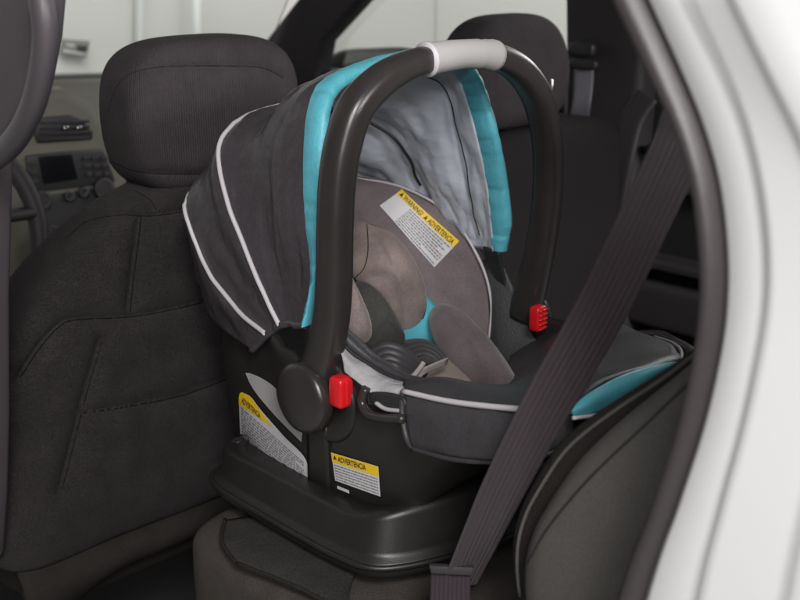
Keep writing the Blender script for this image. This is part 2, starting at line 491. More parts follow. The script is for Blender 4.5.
# --- canopy
def P(l): return [V(*q) for q in l]
B0 = P([(306,325,.690),(315,275,.698),(308,200,.708),(311,115,.730),(333,78,.77),(398,56,.86),(440,57,.93),(463,76,.985),(481,130,1.005),(494,195,1.03),(499,250,1.04)])
B1 = P([(281,325,.692),(263,287,.694),(236,222,.700),(219,152,.715),(240,121,.76),(276,107,.84),(345,104,.93),(400,132,.99),(425,172,1.025),(446,216,1.055),(466,240,1.07)])
B2 = P([(268,334,.690),(236,306,.698),(203,262,.702),(187,212,.708),(196,185,.75),(226,169,.84),(290,160,.92),(350,170,.98),(395,190,1.04),(430,215,1.06),(455,238,1.075)])
B3 = P([(252,350,.690),(232,336,.700),(208,312,.716),(198,272,.74),(206,240,.79),(245,218,.87),(290,205,.93),(340,205,.98),(375,212,1.04),(412,225,1.07),(440,238,1.08)])
def midrow(a, b, t, sag, fn=None):
    cen = Vector((.86, VM, -.33)); r = []
    for i, (p, q) in enumerate(zip(a, b)):
        m = p*(1-t)+q*t; r.append(m+(cen-m).normalized()*sag*(1 if 1 < i < 9 else .3))
    return r
ctrl = [B0, midrow(B0, B1, .33, -.004), midrow(B0, B1, .68, .010), B1, midrow(B1, B2, .5, .004), B2, B3]
base_rows = patch_rows(ctrl, 12, 12)
def cdisp(s, t, p):
    a = noise.noise(Vector((s*8, t*5, 3)))*.0065+noise.noise(Vector((s*16+t*12, t*9, 8)))*.0025
    a += noise.noise(Vector((s*30+t*26, t*8-s*8, 1)))*.0010
    return a*min(1, t*8, (1-t)*8+.2)*min(1, s*9+.12)
cr_rows = displace(base_rows, cdisp)
def inward(rows, d):
    out = []; m = len(rows); n = len(rows[0]); cen = Vector((.86, VM, -.36))
    for i in range(m):
        r = []
        for j in range(n):
            a = rows[min(i+1, m-1)][j]-rows[max(i-1, 0)][j]; b = rows[i][min(j+1, n-1)]-rows[i][max(j-1, 0)]
            nn = a.cross(b); nn = nn.normalized() if nn.length > 1e-9 else Vector((0,0,0))
            if nn.dot(cen-rows[i][j]) < 0: nn = -nn
            r.append(rows[i][j]+nn*d)
        out.append(r)
    return out
can_g = grid(cr_rows)
canopy = obj('canopy', can_g, 'canopy', seat, solid=.0015, offset=0)
can_b = bvh(can_g)
lin = inward(cr_rows, .008)
def ldisp(s, t, p):
    a = noise.noise(Vector((s*7+t*3, t*9, 21)))*.007
    c = noise.noise(Vector((s*14-t*10, t*12+s*6, 5)))
    a += (1-abs(c)*2)*.003+noise.noise(Vector((s*26, t*34, 2)))*.0018
    return max(-.005, min(.005, a*min(1, s*10+.1)*.8))
lin = displace(lin, ldisp)
lin_g = grid([r for r in lin[:-8]])
obj('lining', lin_g, 'lining', canopy, solid=.001, offset=0)
lin_b = bvh(lin_g)
# seams and bow on the lining
bowin = [p for p in inward(cr_rows, .015)[36]]
obj('canopy_bow', tube(bowin[2:-22], .0020, 8), 'dark_piping', canopy)
se = inward(cr_rows, .0125)[9]
obj('lining_seam', tube(se[30:-4], .0008, 6), 'dark_piping', canopy)
# turquoise opening trim
tr = []
b0 = spline(B0, 30); n0 = len(b0)
cen = Vector((.86, VM, -.36))
prof = [(.004, .0035, 0), (-.004, .006, 0), (-.014, .0075, 0), (-.024, .005, 0), (-.027, -.002, 0), (-.020, -.008, 0), (-.004, -.0095, 0), (.006, -.007, 0)]
for k, (du, dn, _) in enumerate(prof):
    r = []
    for j, p in enumerate(b0):
        t = j/(n0-1)
        w = min(1, max(0.12, (t-.06)/.16))*(1.0-.1*min(1, max(0, (t-.8)/.15))-.5*max(0, (t-.95)/.05))
        n = (p-cen); n.x = 0; n.normalize()
        puck = 1+.25*noise.noise(Vector((t*40, k*.25, 4)))-.45*math.exp(-(((t*15+.3*noise.noise(Vector((t*7,0,0)))) % 1-.5)/.07)**2)*max(0, noise.noise(Vector((int(t*15)*3.1, 7, 0)))+.35)
        pin = 1-.35*math.exp(-(((t*13) % 1-.5)/.06)**2)*(.3+.7*abs(noise.noise(Vector((int(t*13)*1.7, 0, 0)))))
        r.append(p+Vector((du*w if du < 0 else du, 0, 0))+n*dn*puck*pin)
    tr.append(r)
obj('canopy_trim', grid(tr), 'turq', canopy)
# white piping along the bows, on top of the cloth
def pipe_on(row, r, lift):
    return tube([p+((p-cen).normalized())*lift for p in row], r, 8)
obj('piping', pipe_on(cr_rows[36], .0028, .0022), 'white_piping', canopy)
obj('piping', pipe_on(cr_rows[60], .0028, .0022), 'white_piping', canopy)
# hem at the canopy foot
hem = [r[0] for r in cr_rows]
obj('hem', tube(hem, .0045, 8), 'canopy', canopy)

# --- carry handle
vn, vf = .682, 1.055
hp = [V(309,400,vn), V(322,360,vn), V(331,320,vn+.001), V(334,280,vn+.002), V(335,230,vn+.003), V(337,185,vn+.006), V(343,145,vn+.013), V(356,108,vn+.028), V(382,80,.745), V(412,64,.79), V(440,57,.83), V(470,54,.88), V(497,57,.93), V(522,73,.98), V(540,104,1.02), V(548,150,1.045), V(547,200,vf), V(540,250,vf), V(530,292,vf), V(525,318,vf)]
hpath = spline(hp, 8)
n = len(hpath)
ra = []; rb = []
for i in range(n):
    t = i/(n-1); k = math.sin(math.pi*t)
    mid = math.exp(-((t-.55)/.10)**2)
    flare = math.exp(-(t/.08)**2)+math.exp(-((1-t)/.08)**2)
    ra.append(.0175-.0055*mid+.004*flare); rb.append(.0165-.004*mid)
handle_g = tube(hpath, ra, 40, rb, up=(1,0,0), e=.72)
handle = obj('handle', handle_g, 'handle', seat)
gp = [i for i, p in enumerate(hpath) if .805 < p.y < .925]
gpath = hpath[gp[0]:gp[-1]+1]
gr = []
for i in range(len(gpath)):
    t = i/(len(gpath)-1)
    gr.append(.0158+.0012*math.sin(t*9)*.4+(.0012 if t < .06 or t > .94 else 0)-(.001 if abs(t-.78) < .03 else 0))
obj('grip', tube(gpath, gr, 20, gr, up=(1,0,0)), 'grip', handle)
c0 = gpath[0]; 
obj('grip_collar', tube([gpath[0]-(gpath[1]-gpath[0]).normalized()*.001, gpath[0]+(gpath[1]-gpath[0]).normalized()*.003], .0180, 20, .0180, up=(1,0,0)), 'white_piping', handle)
# hubs
hub_n = V(305,397,.668); hub_f = V(527,318,1.07)
hubn_g = disc(hub_n, (0,-1,0), .0385, .022, edge=.006, dome=.003)
hub = obj('handle_hub', hubn_g, 'handle', handle)
obj('hub_ring', disc(hub_n+Vector((-.012,.026,-.004)), (0,-1,0), .048, .024, edge=.004), 'black_plastic', seat)
obj('handle_hub', disc(hub_f, (0,1,0), .0385, .022, edge=.006, dome=.003), 'handle', handle)
obj('hub_ring', disc(hub_f+Vector((-.004,-.016,-.004)), (0,1,0), .040, .016, edge=.004), 'black_plastic', seat)
rb_c = V(341,391,.678)
obj('release_button', sbox(rb_c, (.010,.010,.0165), .35, .4), 'red', handle)
obj('button_rib', sbox(rb_c+Vector((-.0088,0,0)), (.0022,.0018,.013), .4, .4), 'red', handle)
rf = V(538,318,1.030)
fbtn = obj('release_button', sbox(rf, (.008,.010,.0165), .35, .4), 'red', handle)
for k in range(5):
    obj('button_rib', tube([rf+Vector((-.0085,-.008,-.012+k*.006)), rf+Vector((-.0085,.008,-.012+k*.006))], .0012, 6), 'red', fbtn)

# --- head liner wall (mauve velvet arch)
A = [P([(336,172,.95),(352,177,.975),(402,186,1.02),(450,213,1.045),(481,260,1.05),(492,300,1.052),(490,338,1.045)]),
     P([(334,186,.945),(356,192,.965),(398,200,1.01),(438,230,1.035),(465,270,1.046),(477,308,1.046),(480,345,1.04)]),
     P([(332,215,.94),(356,220,.955),(390,230,.99),(425,258,1.02),(448,290,1.03),(460,322,1.03),(466,358,1.03)]),
     P([(330,260,.93),(358,262,.945),(382,272,.97),(405,288,.99),(428,304,1.005),(440,325,1.01),(450,365,1.01)])]
def adisp(s, t, p):
    return .008*math.sin(math.pi*min(1, s*1.1))*1.0+noise.noise(p*18)*.0022+noise.noise(p*45)*.0007
arch_g = patch(A, 10, 10, adisp)
liner = obj('liner', arch_g, 'velvet', seat, solid=.006, offset=0)
arch_b = bvh(arch_g)
top = patch_rows(A, 10, 10)[0]
obj('liner_piping', tube([p+Vector((-.005,-.008,.001)) for p in top], .0018, 8), 'white_piping', liner)
obj('liner_edge', tube([p+Vector((.004,.006,-.004)) for p in top], .0045, 8), 'dark_piping', liner)

# warning label on the liner
Q1 = [(401,190),(460,240),(435,267),(378,206)]
Q1 = [(401,191),(460,241),(435,267),(379,206)]
def sub(Q, s0, t0, s1, t1):
    f = lambda s, t: tuple(qmap(Q, s, t))[:2]
    return [f(s0, t0), f(s1, t0), f(s1, t1), f(s0, t1)]
lab = obj('warning_label', decal(Q1, arch_b, .0042), 'label', seat, label='long white label with a yellow WARNING ADVERTENCIA strip on the mauve liner')
obj('label_header', decal(sub(Q1, 0, 0, 1, .24), arch_b, .0046, 14, 3), 'yellow', lab)
obj('lettering', join(textgeo('WARNING!', sub(Q1, .10, .045, .42, .215), arch_b, .0050, .02), textgeo('ADVERTENCIA', sub(Q1, .53, .045, .96, .215), arch_b, .0050, .02)), 'ink', lab)
def tri(Q, s, b, lift, w=.05):
    f = lambda a, c: on(b, *tuple(qmap(Q, a, c))[:2], lift)
    return [f(s, .20), f(s+w, .20), f(s+w/2, .04)], [(0, 1, 2)]
obj('warning_triangle', tri(Q1, .03, arch_b, .0050), 'ink', lab)
obj('warning_triangle', tri(Q1, .46, arch_b, .0050), 'ink', lab)
obj('print', printlines(sub(Q1, .24, .27, 1, .98), arch_b, .0046, 9, 3, .5), 'greyink', lab)

# --- seat pad, pillows, harness
C = [P([(330,225,.97),(365,225,.99),(400,265,1.0),(440,312,1.0),(470,375,.99)]),
     P([(325,260,.93),(365,270,.955),(400,310,.955),(430,350,.955),(460,392,.95)]),
     P([(320,330,.84),(350,345,.86),(385,365,.87),(420,385,.90),(450,402,.90)])]
obj('seat_pad', patch(C, 8, 8, lambda s, t, p: noise.noise(p*20)*.003), 'turq', seat, solid=.006)
# head support: far cheek cushion, head bridge, near cheek cushion, dark bottom piece
hs = pillow([V(350,222,.935), V(372,226,.945), V(395,238,.96), V(415,265,.972), V(424,290,.975), V(424,312,.972), V(415,328,.965), V(402,338,.945), V(392,325,.92), V(378,300,.90), V(360,284,.885), V(350,270,.89), V(344,245,.91)], .036, .012, e=2.0, wob=.003, seed=1)
head = obj('head_support', hs, 'velvet_tan', seat)
hs_b = bvh(hs)
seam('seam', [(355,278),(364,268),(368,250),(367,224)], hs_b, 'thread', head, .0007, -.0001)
tw = pillow([V(356,282,.865), V(372,288,.875), V(388,308,.885), V(403,338,.90), V(398,346,.895), V(385,350,.87), V(368,352,.84), V(352,335,.82), V(348,305,.84)], .026, .01, e=2.0, wob=.003, seed=9)
obj('cushion_gap_shade', tube(spline([V(q[0], q[1], q[2]+.004) for q in [(350,222,.935),(372,226,.945),(395,238,.96),(415,265,.972),(424,290,.975),(424,312,.972),(415,328,.965),(402,338,.945),(392,325,.92),(378,300,.90),(360,284,.885)]], 6), .0022, 8), 'thread', head)  # dark tube imitating the shaded gap around the far cheek cushion
twob = obj('cushion_panel', tw, 'twill', head)
obj('cushion_panel', pillow([V(346,272,.775), V(355,285,.78), V(368,315,.79), V(370,335,.79), V(362,345,.78), V(350,345,.765), V(338,330,.755), V(334,290,.76)], .028, .012, e=2.0, wob=.003, seed=5), 'velvet_tan', head)
# body support: big far wing
wing = pillow([V(440,306,.985), V(455,310,.99), V(475,325,.985), V(496,350,.965), V(512,375,.94), V(520,395,.92), V(505,399,.90), V(480,392,.90), V(458,376,.905), V(440,352,.92), V(430,330,.95), V(430,314,.975)], .026, .012, e=2.0, wob=.004, seed=12)
wg = obj('body_support', wing, 'velvet', seat, label='mauve velvet wing cushion with light edge piping')
wb = bvh(wing)
edge = spline([V(440,306,.985), V(455,310,.99), V(475,325,.985), V(496,350,.965), V(512,375,.94), V(520,395,.92)], 6)
obj('piping', tube([p+Vector((-.004,-.003,.002)) for p in edge], .0017, 8), 'grey_piping', wg)
# hip pads and straps
obj('crotch_pad', pillow([V(418,352,.92), V(440,350,.93), V(458,365,.92), V(472,384,.90), V(445,388,.87), V(420,384,.86), V(408,368,.88)], .010, .01, wob=.002), 'beige', seat)
obj('harness_cover', pillow([V(398,345,.905), V(425,341,.925), V(442,352,.92), V(446,362,.90), V(425,362,.88), V(402,360,.88)], .010, .01, wob=.003), 'twill', seat)
def strap(name, pxs, wpx, m, par, lift=0, th=.0025):
    pts = [V(*q) for q in pxs]; path = spline(pts, 6)
    g, uv = band(path, Vector((-.2, .5, .85)), wpx, th)
    return obj(name, g, m, par, uv=uv)
def ribbed(a, b, n, amp, par):
    A_ = spline(P(a), 10); B_ = spline(P(b), 10)
    K = n*8; rows = []
    for p, q in zip(A_, B_):
        rows.append([p*(1-k/K)+q*(k/K)+Vector((-.6,-.5,.62))*amp*abs(math.sin(math.pi*k/8)) for k in range(K+1)])
    return obj('harness_strap', grid(rows), 'harness', par, solid=.003)
ribbed([(366,350,.835),(384,341,.850),(404,346,.862),(420,360,.862),(428,372,.855)], [(378,372,.825),(388,366,.835),(398,369,.842),(408,378,.842),(414,388,.838)], 4, .0010, seat)
ribbed([(404,345,.880),(420,341,.892),(436,346,.90),(446,356,.90)], [(412,358,.872),(424,354,.882),(434,358,.888),(440,366,.888)], 3, .0007, seat)
strap('buckle_strap', [(398,388,.80),(410,380,.815),(424,371,.83),(447,361,.87)], .010, 'grey_web', seat)
obj('buckle_loop', tube(spline([V(406,386,.80), V(412,378,.805), V(420,368,.82), V(424,362,.825)], 6), .003, 8, .002), 'grey_web', seat)
# near rim cover (silver) and its dark binding
S = [P([(338,340,.700),(352,352,.705),(370,363,.71),(388,374,.715),(404,381,.715)]),
     P([(341,352,.688),(356,367,.690),(374,380,.692),(392,386,.695),(406,388,.70)]),
     P([(345,372,.682),(360,384,.682),(374,394,.684),(390,397,.688),(405,396,.69)])]
silver_g = patch(S, 8, 8, lambda s, t, p: noise.noise(p*50)*.003)
obj('rim_cover', silver_g, 'silver', seat, solid=.003)
RB = [P([(334,306,.712),(346,326,.716),(364,344,.722),(386,361,.727),(406,373,.730),(432,381,.733)]),
      P([(335,318,.702),(347,337,.705),(365,353,.710),(386,367,.715),(407,377,.719),(432,384,.722)]),
      P([(336,330,.700),(349,348,.701),(368,362,.706),(389,374,.711),(407,381,.715),(430,387,.716)])]
rbg = patch(RB, 8, 8, lambda s, t, p: .003*math.sin(math.pi*s)+noise.noise(p*40)*.0025)
rbo = obj('rim_binding', rbg, 'boot', seat, solid=.004)
obj('binding_edge', tube([p+Vector((0,-.002,0)) for p in patch_rows(RB, 8, 8)[-1]], .0018, 8), 'dark_piping', rbo)
obj('strap_shadow', pillow([V(374,350,.865), V(392,344,.885), V(416,350,.895), V(430,362,.89), V(428,384,.87), V(404,388,.85), V(382,376,.84), V(370,362,.845)], .006, .01), 'dark_piping', seat)  # black pad standing in for the shadow behind the harness strap
# adjuster notch on the rim
nt_ = [V(366,388,.681), V(362,402,.679), V(368,414,.676), V(384,418,.674), V(404,419,.672)]
obj('rim_notch', tube(spline(nt_, 6), .005, 10), 'handle', seat)
obj('rim_insert', pillow([V(372,392,.682), V(402,396,.682), V(404,412,.680), V(385,412,.680), V(372,404,.681)], .003, .006), 'dash_dark', seat)
obj('rim_insert', tube(spline([V(376,403,.677), V(386,409,.676), V(402,411,.676)], 6), .0022, 8), 'decal', seat)

# --- boot (foot cover)
uf = .487
G = [P([(406,392,.690),(450,401,.690),(500,407,.690),(545,409,.690)])+[U(577,406,uf)],
     P([(404,382,.705),(440,380,.712),(480,386,.725),(535,388,.74)])+[U(592,391,uf+.004)],
     P([(408,390,.73),(440,390,.74),(485,398,.765),(545,372,.82)])+[U(625,374,uf+.008)],
     P([(500,396,.86),(510,390,.875),(530,375,.90),(575,352,.93)])+[U(660,364,uf+.010)],
     P([(510,360,1.00),(522,350,1.02),(545,338,1.04),(590,325,1.03)])+[V(680,361,.885)],
     P([(508,345,1.05),(524,340,1.06),(548,334,1.06),(600,321,1.05)])+[V(679,350,.93)]]
rows_b = patch_rows(G, 10, 10)
rows_b = displace(rows_b, lambda s, t, p: .002+noise.noise(p*14)*.004)
boot_g = grid(rows_b)
boot = obj('boot', boot_g, 'boot', seat, solid=.004, label='charcoal cloth boot cover with white piping over the foot end')
bb = bvh(boot_g)
# near flap hanging over the rim
Fp = [P([(403,391,.688),(450,401,.686),(500,407,.685),(540,410,.692),(572,410,.71)]),
      P([(402,412,.676),(450,424,.673),(500,430,.675),(540,432,.686),(573,424,.71)]),
      P([(406,436,.670),(452,452,.667),(500,456,.672),(540,452,.684),(573,436,.71)]),
      P([(412,448,.674),(455,459,.673),(500,461,.678),(540,456,.688),(573,438,.715)])]
flap_g = patch(Fp, 8, 10, lambda s, t, p: noise.noise(p*26)*.0035)
flap = obj('boot_flap', flap_g, 'boot', boot, solid=.005)
obj('piping', tube(spline([p+Vector((-.001,-.003,.001)) for p in P([(404,391,.688),(450,401,.686),(500,407,.685),(545,410,.685),(572,409,.70)])], 8), .0028, 8), 'white_piping', boot)
fe = patch_rows(Fp, 8, 10)
obj('flap_binding', tube(fe[-1], .0032, 8), 'boot', boot)
obj('flap_binding', tube([r[0] for r in fe], .0030, 8), 'boot', boot)
# turquoise foot panel on the end of the boot
Tq = [[U(570,408,uf-.002), U(592,391,uf-.002), U(625,374,uf), U(660,364,uf+.002), V(681,361,.883)],
      [U(572,412,uf-.006), U(594,402,uf-.008), U(626,387,uf-.006), U(660,370,uf-.002), V(681,364,.880)],
      [U(574,417,uf-.004), U(596,413,uf-.006), U(632,397,uf-.004), U(660,378,uf), V(680,367,.878)]]
tq_g = patch(Tq, 6, 10)
obj('foot_panel', tq_g, 'turq', boot, solid=.004)
obj('piping', tube(spline([U(573,418,uf-.007), U(596,415,uf-.009), U(616,407,uf-.009)], 6), .0018, 8), 'white_piping', boot)
obj('piping', tube(spline([V(655,337,1.0), V(672,343,.95), V(681,351,.915), V(681,361,.885)], 6), .0020, 8), 'grey_piping', boot)
# rim binding beneath the far hub
obj('rim_binding', tube(spline([V(498,268,1.055), V(512,305,1.06), V(522,328,1.06), V(540,338,1.055), V(560,334,1.05), V(572,326,1.05)], 6), .005, 8), 'boot', seat)
obj('side_mesh', patch([P([(496,250,1.05),(514,290,1.05),(530,330,1.045),(545,352,1.03)]), P([(484,262,1.055),(496,300,1.045),(500,345,1.03),(512,385,.99)]), P([(478,270,1.06),(486,310,1.055),(486,350,1.045),(492,390,1.0)])], 8, 8), 'mesh', seat, solid=.003)
# canopy end strap on far side
obj('canopy_strap', patch([P([(484,246,1.035),(500,250,1.035)]), P([(492,268,1.045),(505,275,1.045)]), P([(502,285,1.05),(508,290,1.05)])], 6, 6), 'dark_piping', seat, solid=.003)

# grey swoosh decal, labels on the hull
def polydecal(out, b, lift, seg=0, grid_n=10):
    """outline -> ears: strip between two chains"""
    l, r = out; l = spline([Vector((*p, 0)) for p in l], seg); r = spline([Vector((*p, 0)) for p in r], seg)
    rows = []
    for a, c in zip(l, r):
        rows.append([on(b, *(a*(1-k/6)+c*(k/6)).to_tuple()[:2], lift) for k in range(7)])
    return grid(rows)
obj('side_decal', polydecal(([(246,373),(252,386),(263,401),(280,420),(297,437),(302,442)], [(250,373),(262,378),(276,388),(286,405),(298,422),(303,432)]), shell_b, .0008, 6), 'decal', seat)
Lq = ([(241,393),(240,398),(240,404),(241,430),(242,450),(243,470)], [(243,392),(252,397),(262,410),(285,436),(307,460),(309,490)])
lab2 = obj('warning_label', polydecal(Lq, shell_b, .0012, 6), 'label', seat, label='tall curved white label with a yellow top on the hull below the canopy')
obj('label_header', polydecal(([(241,393),(240,398),(240,402),(240,404)], [(243,392),(252,397),(262,411),(274,427)]), shell_b, .0016, 6), 'yellow', lab2)
Q2 = [(243,397),(261,411),(262,418),(242,402)]
obj('lettering', textgeo('ADVERTENCIA', [(244,396),(262,413),(262,418),(243,402)], shell_b, .0022, .02), 'ink', lab2)
P2 = [(240,404),(307,463),(308,500),(242,448)]
obj('print', printlines(P2, shell_b, .0018, 15, 11, .45), 'greyink', lab2)
Q3 = [(332,452),(379,466),(381,496),(336,480)]
lab3 = obj('warning_label', decal(Q3, shell_b, .0012), 'label', seat, label='small white label with a yellow strip low on the hull in front of the hub')
obj('label_header', decal(sub(Q3, 0, 0, 1, .33), shell_b, .0016, 14, 3), 'yellow', lab3)
obj('lettering', textgeo('ADVERTENCIA', sub(Q3, .14, .04, .74, .24), shell_b, .0022, .02), 'ink', lab3)
obj('warning_triangle', tri(Q3, .04, shell_b, .0022, .08), 'ink', lab3)
obj('print', printlines(sub(Q3, 0, .38, 1, .97), shell_b, .0016, 6, 5, .4), 'greyink', lab3)
obj('hull_rib', decal([(309,418),(329,426),(332,505),(311,495)], shell_b, .004, 6, 10), 'black_plastic', seat, solid=.006, offset=-1)
obj('small_sticker', decal([(338,485),(350,490),(350,493),(338,488)], shell_b, .0012, 4, 2), 'label', seat)
# light edge of shell under canopy
obj('side_decal', pillow([V(219,308,.742), V(226,318,.74), V(232,330,.738), V(231,336,.738), V(222,326,.74), V(217,314,.742)], .002, .002), 'decal', seat)

# ================================================================== BASE
base = thing('car_seat_base', 'black plastic base tray under the infant seat resting on the rear seat cushion', 'car seat base', (.84, VM, -.62))
def bplan(th, uh, ufo, b, e=4.5):
    c, s = math.cos(th), math.sin(th); q = 2/e
    x = math.copysign(abs(c)**q, c); y = math.copysign(abs(s)**q, s)
    cu = (uh+ufo)/2; a = (uh-ufo)/2
    return cu+a*x, VM+b*y
bpl = [(1.0,.72),(.992,.680),(.96,.662),(.88,.659),(.80,.658),(.745,.660),(.71,.668),(.688,.692),(.668,.740),(.652,.80),(.645,.87)]
bpl = bpl+[(u, 2*VM-v) for u, v in reversed(bpl[:-1])]
bpath = spline([Vector((u, v, 0)) for u, v in bpl]+[Vector((1.003,.98,0)), Vector((1.004,.87,0)), Vector((1.003,.76,0))], 4, True)
NB = len(bpath)
prof = [(.010, -.622), (-.003, -.617), (-.006, -.612), (-.006, -.604), (-.003, -.600), (.003, -.598), (.006, -.594), (.010, -.566), (.0125, -.5625), (.017, -.561), (.048, -.560), (.050, -.565), (.052, -.60)]
rows = []
for off, zz in prof:
    r = []
    for p in bpath:
        c = Vector((max(.78, min(.90, p.x)), VM, 0)); d = (c-p).normalized()
        q = p+d*off
        lowc = max(0, min(1, (zz+.60)/.05))
        foot = max(0, min(1, (.752-p.x)/.085)); foot = foot*foot*(3-2*foot)
        r.append(Vector((q.x, q.y, zz+.021*foot*lowc-.006*max(0, (p.x-.9)/.1)*lowc)))
    rows.append(r)
base_g = grid(rows, close_v=True); vs, fs = base_g; fs.append(tuple(range(NB))); fs.append(tuple(range(12*NB, 13*NB))); base_g = (vs, fs)
body = obj('base_tray', base_g, 'black_plastic', base)
base_b = bvh(base_g)
lipp = []
for j in range(NB):
    lipp.append(rows[3][j])
obj('base_lip', tube(lipp, .0035, 8, closed=True), 'black_plastic', base)
scr = on(base_b, 236, 434, 0)
if scr is not None: obj('screw_plug', disc(scr, (0,-.3,1), .006, .003, 20, .001), 'dash_dark', base)

# ================================================================== SHOULDER BELT
b1 = []; wd = []
pts = [(745,8,.66,50),(700,95,.71,56),(678,150,.76,58),(640,230,.815,60),(600,312,.85,58),(547,405,.885,52),(508,480,.925,47),(487,525,.96,45),(470,562,1.005,44),(456,590,1.04,44)]
path = spline([T(a, b, c) for a, b, c, d in pts], 8)
nb_ = len(path)
g, uv = band(path, [Vector((-.72+.35*min(1, max(0, (i/nb_-.5)*2.5)),.74,.12)) for i in range(nb_)], .0435, .0014, 90, .00035)
belt = thing('seat_belt', 'dark plum webbing belt running diagonally across the infant seat down to its anchor', 'seat belt', T(486,560,.985))
obj('webbing', g, 'belt', belt, uv=uv)
lt, uv = band(spline([T(450,650,1.0), T(450,610,1.0), T(451,571,1.01)], 6), (-.7,.7,0), .037, .002)
obj('buckle_strap', lt, 'belt', belt, uv=uv)
obj('buckle', plate([T(429,566,1.0), T(474,568,1.0), T(472,576,1.0), T(431,574,1.0)], (.004,.004,0)), 'trim_dark', belt, bevel=.001)

# ================================================================== REAR SEAT (near)
rear = thing('rear_seat', 'dark cloth rear car seat carrying the infant seat base', 'car seat', (.70, .90, -.95))
def cfn(x, y, z): return x, y, z
cush = sbox((.715,.885,-.705), (.272,.285,.068), .25, .22, 60, 24, lambda x, y, z: (x, y, z+.25*max(0, x-.8)*0))
cu_o = obj('seat_cushion', cush, 'cushion', rear)
obj('seat_base_panel', box((.46,.62,-.95), (.93,1.14,-.72)), 'carpet', rear, smooth=False, bevel=.01)
cu_b = bvh(cush)
# backrest: bolster profile (side view) pushed across the car
prof_front = [V(700,338,.60), V(690,352,.60), V(652,385,.60), V(600,427,.60), V(556,470,.60), V(527,512,.60), V(510,545,.60), V(503,580,.60), V(506,625,.60), V(520,690,.60)]
pf = spline([Vector((.20,.60,.02))]+prof_front, 6)
lower = pf[-1]
back = [Vector((p.x-.17-.02*i/len(pf), p.y, p.z-.02)) for i, p in enumerate(pf)]
rows = []
vseq = [(.612,.030), (.603,.018), (.598,.008), (.597,.0), (.597,-.02)]
# section rows run from the front edge over the side panel to the back
def bolst(v0, v1):
    rows = []
    for f, bk in zip(pf, back):
        r = []
        ax = (bk-f)
        for k in range(13):
            a = math.pi*k/12
            # side panel bulges towards the door
            x = .5-.5*math.cos(a); bul = math.sin(a)**.45
            r.append(Vector((f.x+ax.x*x, v0-.012*bul+.035*(1-bul), f.z+ax.z*x)))
        for k in range(5):
            t = k/4
            r.append(Vector((bk.x, v0+.035+(v1-v0-.07)*t, bk.z)))
        for k in range(1, 12):
            t = k/11
            r.append(Vector((f.x+.0-.02*math.sin(math.pi*t), v1-.035-(v1-v0-.08)*t, f.z)))
        rows.append(r)
    return grid(rows, close_v=True, caps=True)
bo_g = bolst(.615, 1.16)
bo = obj('backrest', bo_g, 'bolster', rear)
bo_b = bvh(bo_g)
seam('seam', [(524,570),(548,528),(590,478),(640,430),(690,382)], bo_b, 'dark_piping', bo, .0011, .0002)
# cloth flap with stitched edge hanging over the front of the cushion
Fl = [P([(222,520,.78),(262,516,.80),(330,560,.76)]), P([(214,548,.72),(262,552,.72),(318,584,.68)]), P([(228,568,.68),(280,586,.67),(345,612,.65)])]
Fl = [[Z(225,522,-.632), Z(290,518,-.630), Z(360,560,-.630)], [Z(222,545,-.632), Z(285,560,-.629), Z(350,590,-.629)], [Z(236,566,-.634), Z(296,590,-.632), Z(350,618,-.632)]]
fl_g = patch(Fl, 8, 8, lambda s, t, p: .003+noise.noise(p*30)*.002)
fl = obj('cushion_flap', fl_g, 'flap', rear, solid=.004)
fr = patch_rows(Fl, 8, 8)
obj('flap_piping', tube([p+Vector((0,0,.004)) for p in fr[-1]], .0022, 6), 'seat_plain', fl)
obj('flap_piping', tube([r[0]+Vector((0,0,.004)) for r in fr], .0022, 6), 'seat_plain', fl)
# belt side webbing behind the belt
rows = []
for f in pf:
    r = []
    for du, v in ((-.05,.640),(.0,.640),(.014,.641),(.022,.645),(.026,.653),(.028,.67),(.026,.80),(.020,.90),(.026,1.0),(.028,1.12),(.0,1.14),(-.05,1.14)):
        r.append(Vector((f.x+du*(.45+.75*ss((-.27-f.z)/.12) if du > 0 else 1), v, f.z)))
    rows.append(r)
obj('backrest_cushion', grid(rows, close_v=True, caps=True), 'seat_plain', rear)
obj('piping', tube([Vector((f.x+.004+.014*ss((-.27-f.z)/.12), .6405, f.z)) for f in pf[6:-6]], .0016, 6), 'bolster', rear)

# ================================================================== FRONT SEAT (behind which the child seat stands)
fs_ = thing('front_seat', 'dark cloth driver seat seen from behind with a big padded headrest on the left', 'car seat', (1.3, .80, -1.0), 'front seats of the car')
out = [U(x, y, 1.22) for x, y in [(178,176),(140,189),(100,214),(60,250),(26,290),(-4,335),(-34,380),(-40,470),(-20,550),(20,566),(110,530),(210,492),(320,440),(395,390),(420,280),(400,210),(330,176),(250,170)]]
bk_g = pillow(out, .055, .10, e=4.0, nseg=12, rings=70, nrm=(-1,.08,.0), wob=.003)
S1 = [(66,238),(88,221),(120,215),(150,216),(180,212),(200,206)]
S2 = [(141,218),(138,245),(134,275),(130,312)]
S3 = [(20,378),(40,348),(58,328),(75,320),(130,317),(180,308),(225,296),(260,286)]
S4 = [(82,413),(120,408),(180,396),(235,376),(265,366)]
S5 = [(102,342),(92,375),(82,412),(72,452),(62,490)]
S6 = [(134,190),(150,200),(156,210)]
bk_g = quilt(bk_g, [S1, S2, S3, S4, S5, S6], .009, 6.0, (-1,.08,0), .35)
bk = obj('backrest', bk_g, 'seat', fs_)
bk_b = bvh(bk_g)
for l, r_ in ((S1,.0012),(S2,.0012),(S3,.0012),(S4,.0013),(S5,.0010),(S6,.0010)):
    seam('seam', l, bk_b, 'thread', bk, r_*.9, -.0006, 10)
# map pocket lip
lipx = [(82,330),(130,335),(180,326),(232,308)]
